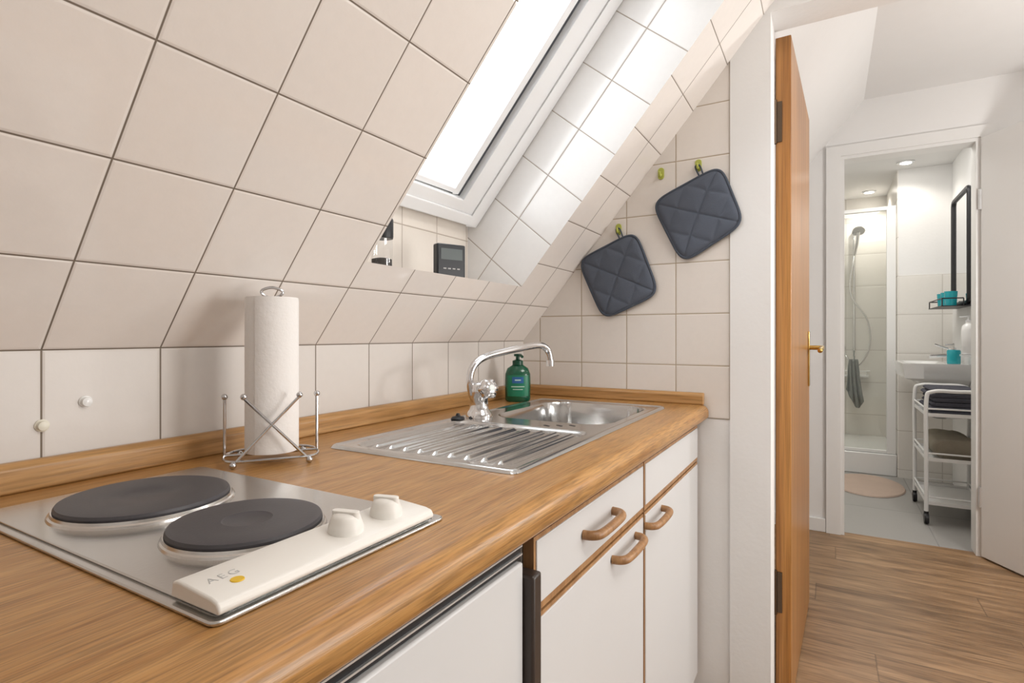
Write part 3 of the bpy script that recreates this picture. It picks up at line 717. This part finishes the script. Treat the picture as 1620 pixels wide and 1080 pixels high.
b=MB(); b.tube(spline([(4.80,-.62,.78),(4.80,-.62,.62),(4.80,-.63,.55),(4.80,-.70,.54),(4.80,-.79,.55)],6),.018,12); b.build('siphon',M['chrome'],wb)
bt=thing('basin_tap',(4.80,-.735,.915),'small chrome mixer tap on the washbasin','tap')
b=MB(); b.lathe([(.024,.915),(.024,.925),(.020,.93),(.020,1.0),(.0001,1.002)],(4.80,-.735,0),24); b.tube([(4.80,-.735,.965),(4.80,-.61,.955)],.012,12); b.build('body',M['chrome'],bt)
b=MB(); b.tube([(4.80,-.735,1.005),(4.80,-.64,1.04)],.007,10); b.lathe([(.02,1.002),(.018,1.016),(.0001,1.018)],(4.80,-.735,0),20); b.build('lever',M['chrome'],bt)
sd_=thing('soap_dispenser',(4.60,-.715,.916),'turquoise soap dispenser standing on the washbasin','soap dispenser')
b=MB(); b.lathe([(.0001,.916),(.035,.916),(.037,.92),(.037,1.0),(.033,1.008),(.0001,1.01)],(4.60,-.715,0),28); b.build('body',M['teal'],sd_)
b=MB(); b.lathe([(.014,1.01),(.014,1.022),(.005,1.024),(.005,1.045),(.009,1.046),(.0001,1.05)],(4.60,-.715,0),16); b.tube([(4.60,-.715,1.044),(4.60,-.67,1.042)],.004,8); b.build('pump',M['chrome'],sd_)
# white bottle in a wall holder
wd_=thing('wall_dispenser',(4.42,RY,.97),'white wall mounted dispenser bottle beside the washbasin','dispenser')
b=MB(); b.lathe([(.0001,.985),(.030,.985),(.034,.990),(.034,1.14),(.028,1.165),(.013,1.178),(.013,1.19),(.0001,1.19)],(4.42,RY+.042,0),28); b.build('bottle',M['ceramic'],wd_)
b=MB(); b.lathe([(.014,1.19),(.014,1.20),(.005,1.202),(.005,1.222),(.010,1.223),(.0001,1.228)],(4.42,RY+.042,0),16); b.tube([(4.42,RY+.042,1.222),(4.42,RY+.085,1.219)],.004,8); b.build('pump',M['alu'],wd_)
b=MB(); b.box(4.38,4.46,RY+.0005,RY+.006,.972,1.10); b.box(4.38,4.46,RY+.0005,RY+.078,.972,.984); b.build('holder',M['alu'],wd_)
# mirror with shelf
mi=thing('mirror',(4.80,-.79,1.30),'tall black framed bathroom mirror on the right wall','mirror')
MX0,MX1,MZ0,MZ1=4.50,5.02,1.32,2.06
b=MB(); b.prism(rrect((MX0+MX1)/2,(MZ0+MZ1)/2,MX1-MX0-.02,MZ1-MZ0-.02,.03),RY+.012,RY+.020,'y'); b.build('glass',M['mirror'],mi)
pts=rrect((MX0+MX1)/2,(MZ0+MZ1)/2,MX1-MX0,MZ1-MZ0,.04); b=MB(); b.tube([(p[0],RY+.022,p[1]) for p in pts],.014,8,closed=True); b.build('frame',M['black'],mi)
b=MB(); b.prism(rrect((MX0+MX1)/2,(MZ0+MZ1)/2,MX1-MX0-.03,MZ1-MZ0-.03,.03),RY+.001,RY+.011,'y'); b.build('backing',M['black'],mi)
ms=thing('mirror_shelf',(4.76,-.72,1.28),'black wire shelf below the bathroom mirror holding turquoise cups','shelf')
b=MB(); b.box(4.50,5.02,RY+.002,-.635,1.293,1.298); b.build('board',M['black'],ms)
b=MB(); b.tube([(4.50,RY+.05,1.345),(4.50,-.64,1.345),(5.02,-.64,1.345),(5.02,RY+.05,1.345)],.004,8)
for x in (4.50,5.02):
    for y in (-.64,RY+.05): b.tube([(x,y,1.298),(x,y,1.345)],.0035,8)
b.build('rail',M['black'],ms)
for x,l in ((4.60,'turquoise tumbler on the mirror shelf, nearest the doorway'),(4.74,'turquoise tumbler on the mirror shelf, middle of the three'),(4.88,'turquoise tumbler on the mirror shelf, farthest from the doorway')):
    b=MB(); b.lathe([(.0001,1.2985),(.030,1.2985),(.036,1.395),(.033,1.395),(.028,1.305),(.0001,1.303)],(x,-.70,0),24); tag(b.build('tumbler',M['teal']),l,'tumbler','turquoise tumblers on the mirror shelf')
# trolley
TX0,TX1,TY0,TY1=4.00,4.50,-.775,-.495
tt=thing('trolley',(4.25,-.635,0),'white three tier metal trolley on castors under the washbasin','trolley')
for x in (TX0,TX1):
    zt=.775
    b=MB(); b.tube(spline([(x,TY0,.07),(x,TY0,.4),(x,TY0,.72),(x,TY0+.03,zt),(x,(TY0+TY1)/2,zt+.004),(x,TY1-.03,zt),(x,TY1,.72),(x,TY1,.4),(x,TY1,.07)],6),.011,12); b.build('end_frame',M['white_metal'],tt)
    for y in (TY0,TY1):
        b=MB(); b.lathe([(.012,-.011),(.030,-.011),(.032,0),(.030,.011),(.012,.011)],(x,y,.033),20,R=Matrix.Rotation(PI/2,3,'X')); b.tube([(x,y,.036),(x,y,.075)],.012,10); b.build('castor',M['black'],tt)
TZ=(.63,.37,.115)
for z in TZ:
    b=MB(); b.box(TX0,TX1,TY0,TY1,z,z+.004)
    for (a,c) in (((TX0,TY0),(TX1,TY0)),((TX0,TY1),(TX1,TY1)),((TX0,TY0),(TX0,TY1)),((TX1,TY0),(TX1,TY1))):
        b.tube([(*a,z+.045),(*c,z+.045)],.005,8); b.box(min(a[0],c[0])-.002,max(a[0],c[0])+.002,min(a[1],c[1])-.002,max(a[1],c[1])+.002,z,z+.02)
    b.build('tray',M['white_metal'],tt)
def folded(z,h,x0,x1,y0,y1,mat,label,grp='folded charcoal towels on the trolley',n=3):
    b=MB()
    for k in range(n):
        a=z+h*k/n; c=z+h*(k+1)/n-.002; o=.006*((k%2)*2-1)
        pts=[(y1-.012+o,a),(y1+o,a+(c-a)*.3),(y1+o,a+(c-a)*.7),(y1-.012+o,c),(y0,c),(y0,a)]
        b.prism(pts,x0+.004*k,x1-.003*k,'x')
    tag(b.build('folded_towel',mat,bevel=.006,segs=3),label,'towel',grp)
folded(TZ[0]+.0045,.075,4.04,4.46,-.76,-.52,M['towel_dark'],'folded charcoal towel lying directly on the top tray of the trolley')
folded(TZ[0]+.081,.075,4.05,4.45,-.755,-.525,M['towel_dark'],'folded charcoal towel on top of the other on the trolley')
b=MB(); ns,nr=34,48; rings=[]; z0=TZ[1]+.0045
for i in range(ns+1):
    t=i/ns; x=4.03+.43*t; endf=min(1,(min(t,1-t)/.04+.25))**.5
    ring=[]
    for k in range(nr):
        a=2*PI*k/nr; ca,sa=math.cos(a),math.sin(a)
        q=(abs(ca)**3+abs(sa)**3)**(-1/3)                    # squarish, flattened roll
        r=q*(1+.04*math.sin(3*a+5*t)+.03*math.sin(13*t+2*a)+(.08 if 1.9<a<2.6 else 0)*(.7+.3*math.sin(9*t)))
        ring.append(b.v((x,-.64+.105*r*ca*(.7+.3*endf),z0+.062+max(-.062,.062*r*sa*(.6+.4*endf)))))
    rings.append(ring)
for A,B in zip(rings,rings[1:]):
    for k in range(nr): b.f([A[k],A[(k+1)%nr],B[(k+1)%nr],B[k]])
b.f(rings[0][::-1]); b.f(rings[-1])
tag(b.build('rolled_towel',M['towel_beige'],ang=70),'bulky taupe rolled towel on the middle tray of the trolley','towel')

# ------------------------------------------------------------------ light
w=bpy.data.worlds.new('sky'); SC.world=w; w.use_nodes=True
bg=w.node_tree.nodes['Background']; bg.inputs[0].default_value=(.95,.975,1,1); bg.inputs[1].default_value=6.2
def area(name,loc,target,sx,sy,e,col):
    l=bpy.data.lights.new(name,'AREA'); l.shape='RECTANGLE'; l.size=sx; l.size_y=sy; l.energy=e; l.color=col
    o=bpy.data.objects.new(name,l); COL.objects.link(o); o.location=loc
    o.rotation_euler=(Vector(target)-Vector(loc)).to_track_quat('-Z','Y').to_euler(); return o
def point(name,loc,e,col,r):
    l=bpy.data.lights.new(name,'POINT'); l.energy=e; l.color=col; l.shadow_soft_size=r
    o=bpy.data.objects.new(name,l); COL.objects.link(o); o.location=loc; return o
area('kitchen_top_fill',(.8,-.85,2.33),(.75,-.3,0),.9,.7,17,(1,.96,.915))  # added overhead fill, no fitting modelled here
area('kitchen_side_fill',(1.35,-1.55,1.05),(.45,.8,1.45),.7,.8,17,(1,.98,.955))  # added fill from the right, there is no window behind it
point('hall_fill',(2.4,-1.05,1.4),25,(1,.98,.955),.12)  # added out-of-view fill that brightens the hallway
area('bath_fill',(4.25,-.15,2.36),(4.5,-.25,0),.8,.8,13,(1,.975,.935))  # added ceiling fill, besides the two real spotlights
for (x,y,e) in ((4.986,-.495,8),(5.855,-.313,17)):
    l=bpy.data.lights.new('spot_bulb','SPOT'); l.energy=e; l.color=(1,.94,.85); l.shadow_soft_size=.03; l.spot_size=math.radians(140); l.spot_blend=.6
    o=bpy.data.objects.new('spot_bulb',l); COL.objects.link(o); o.location=(x,y,ZC-.02)
# ------------------------------------------------------------------ camera
cd=bpy.data.cameras.new('camera'); cam=bpy.data.objects.new('camera',cd); COL.objects.link(cam)
cd.sensor_width=36; cd.lens=36*F/1620; cd.shift_y=-(540-HZ)/1620; cd.clip_start=.02
cam.location=(0,0,CAMZ); cam.rotation_euler=(PI/2,0,math.radians(-60))
SC.camera=cam
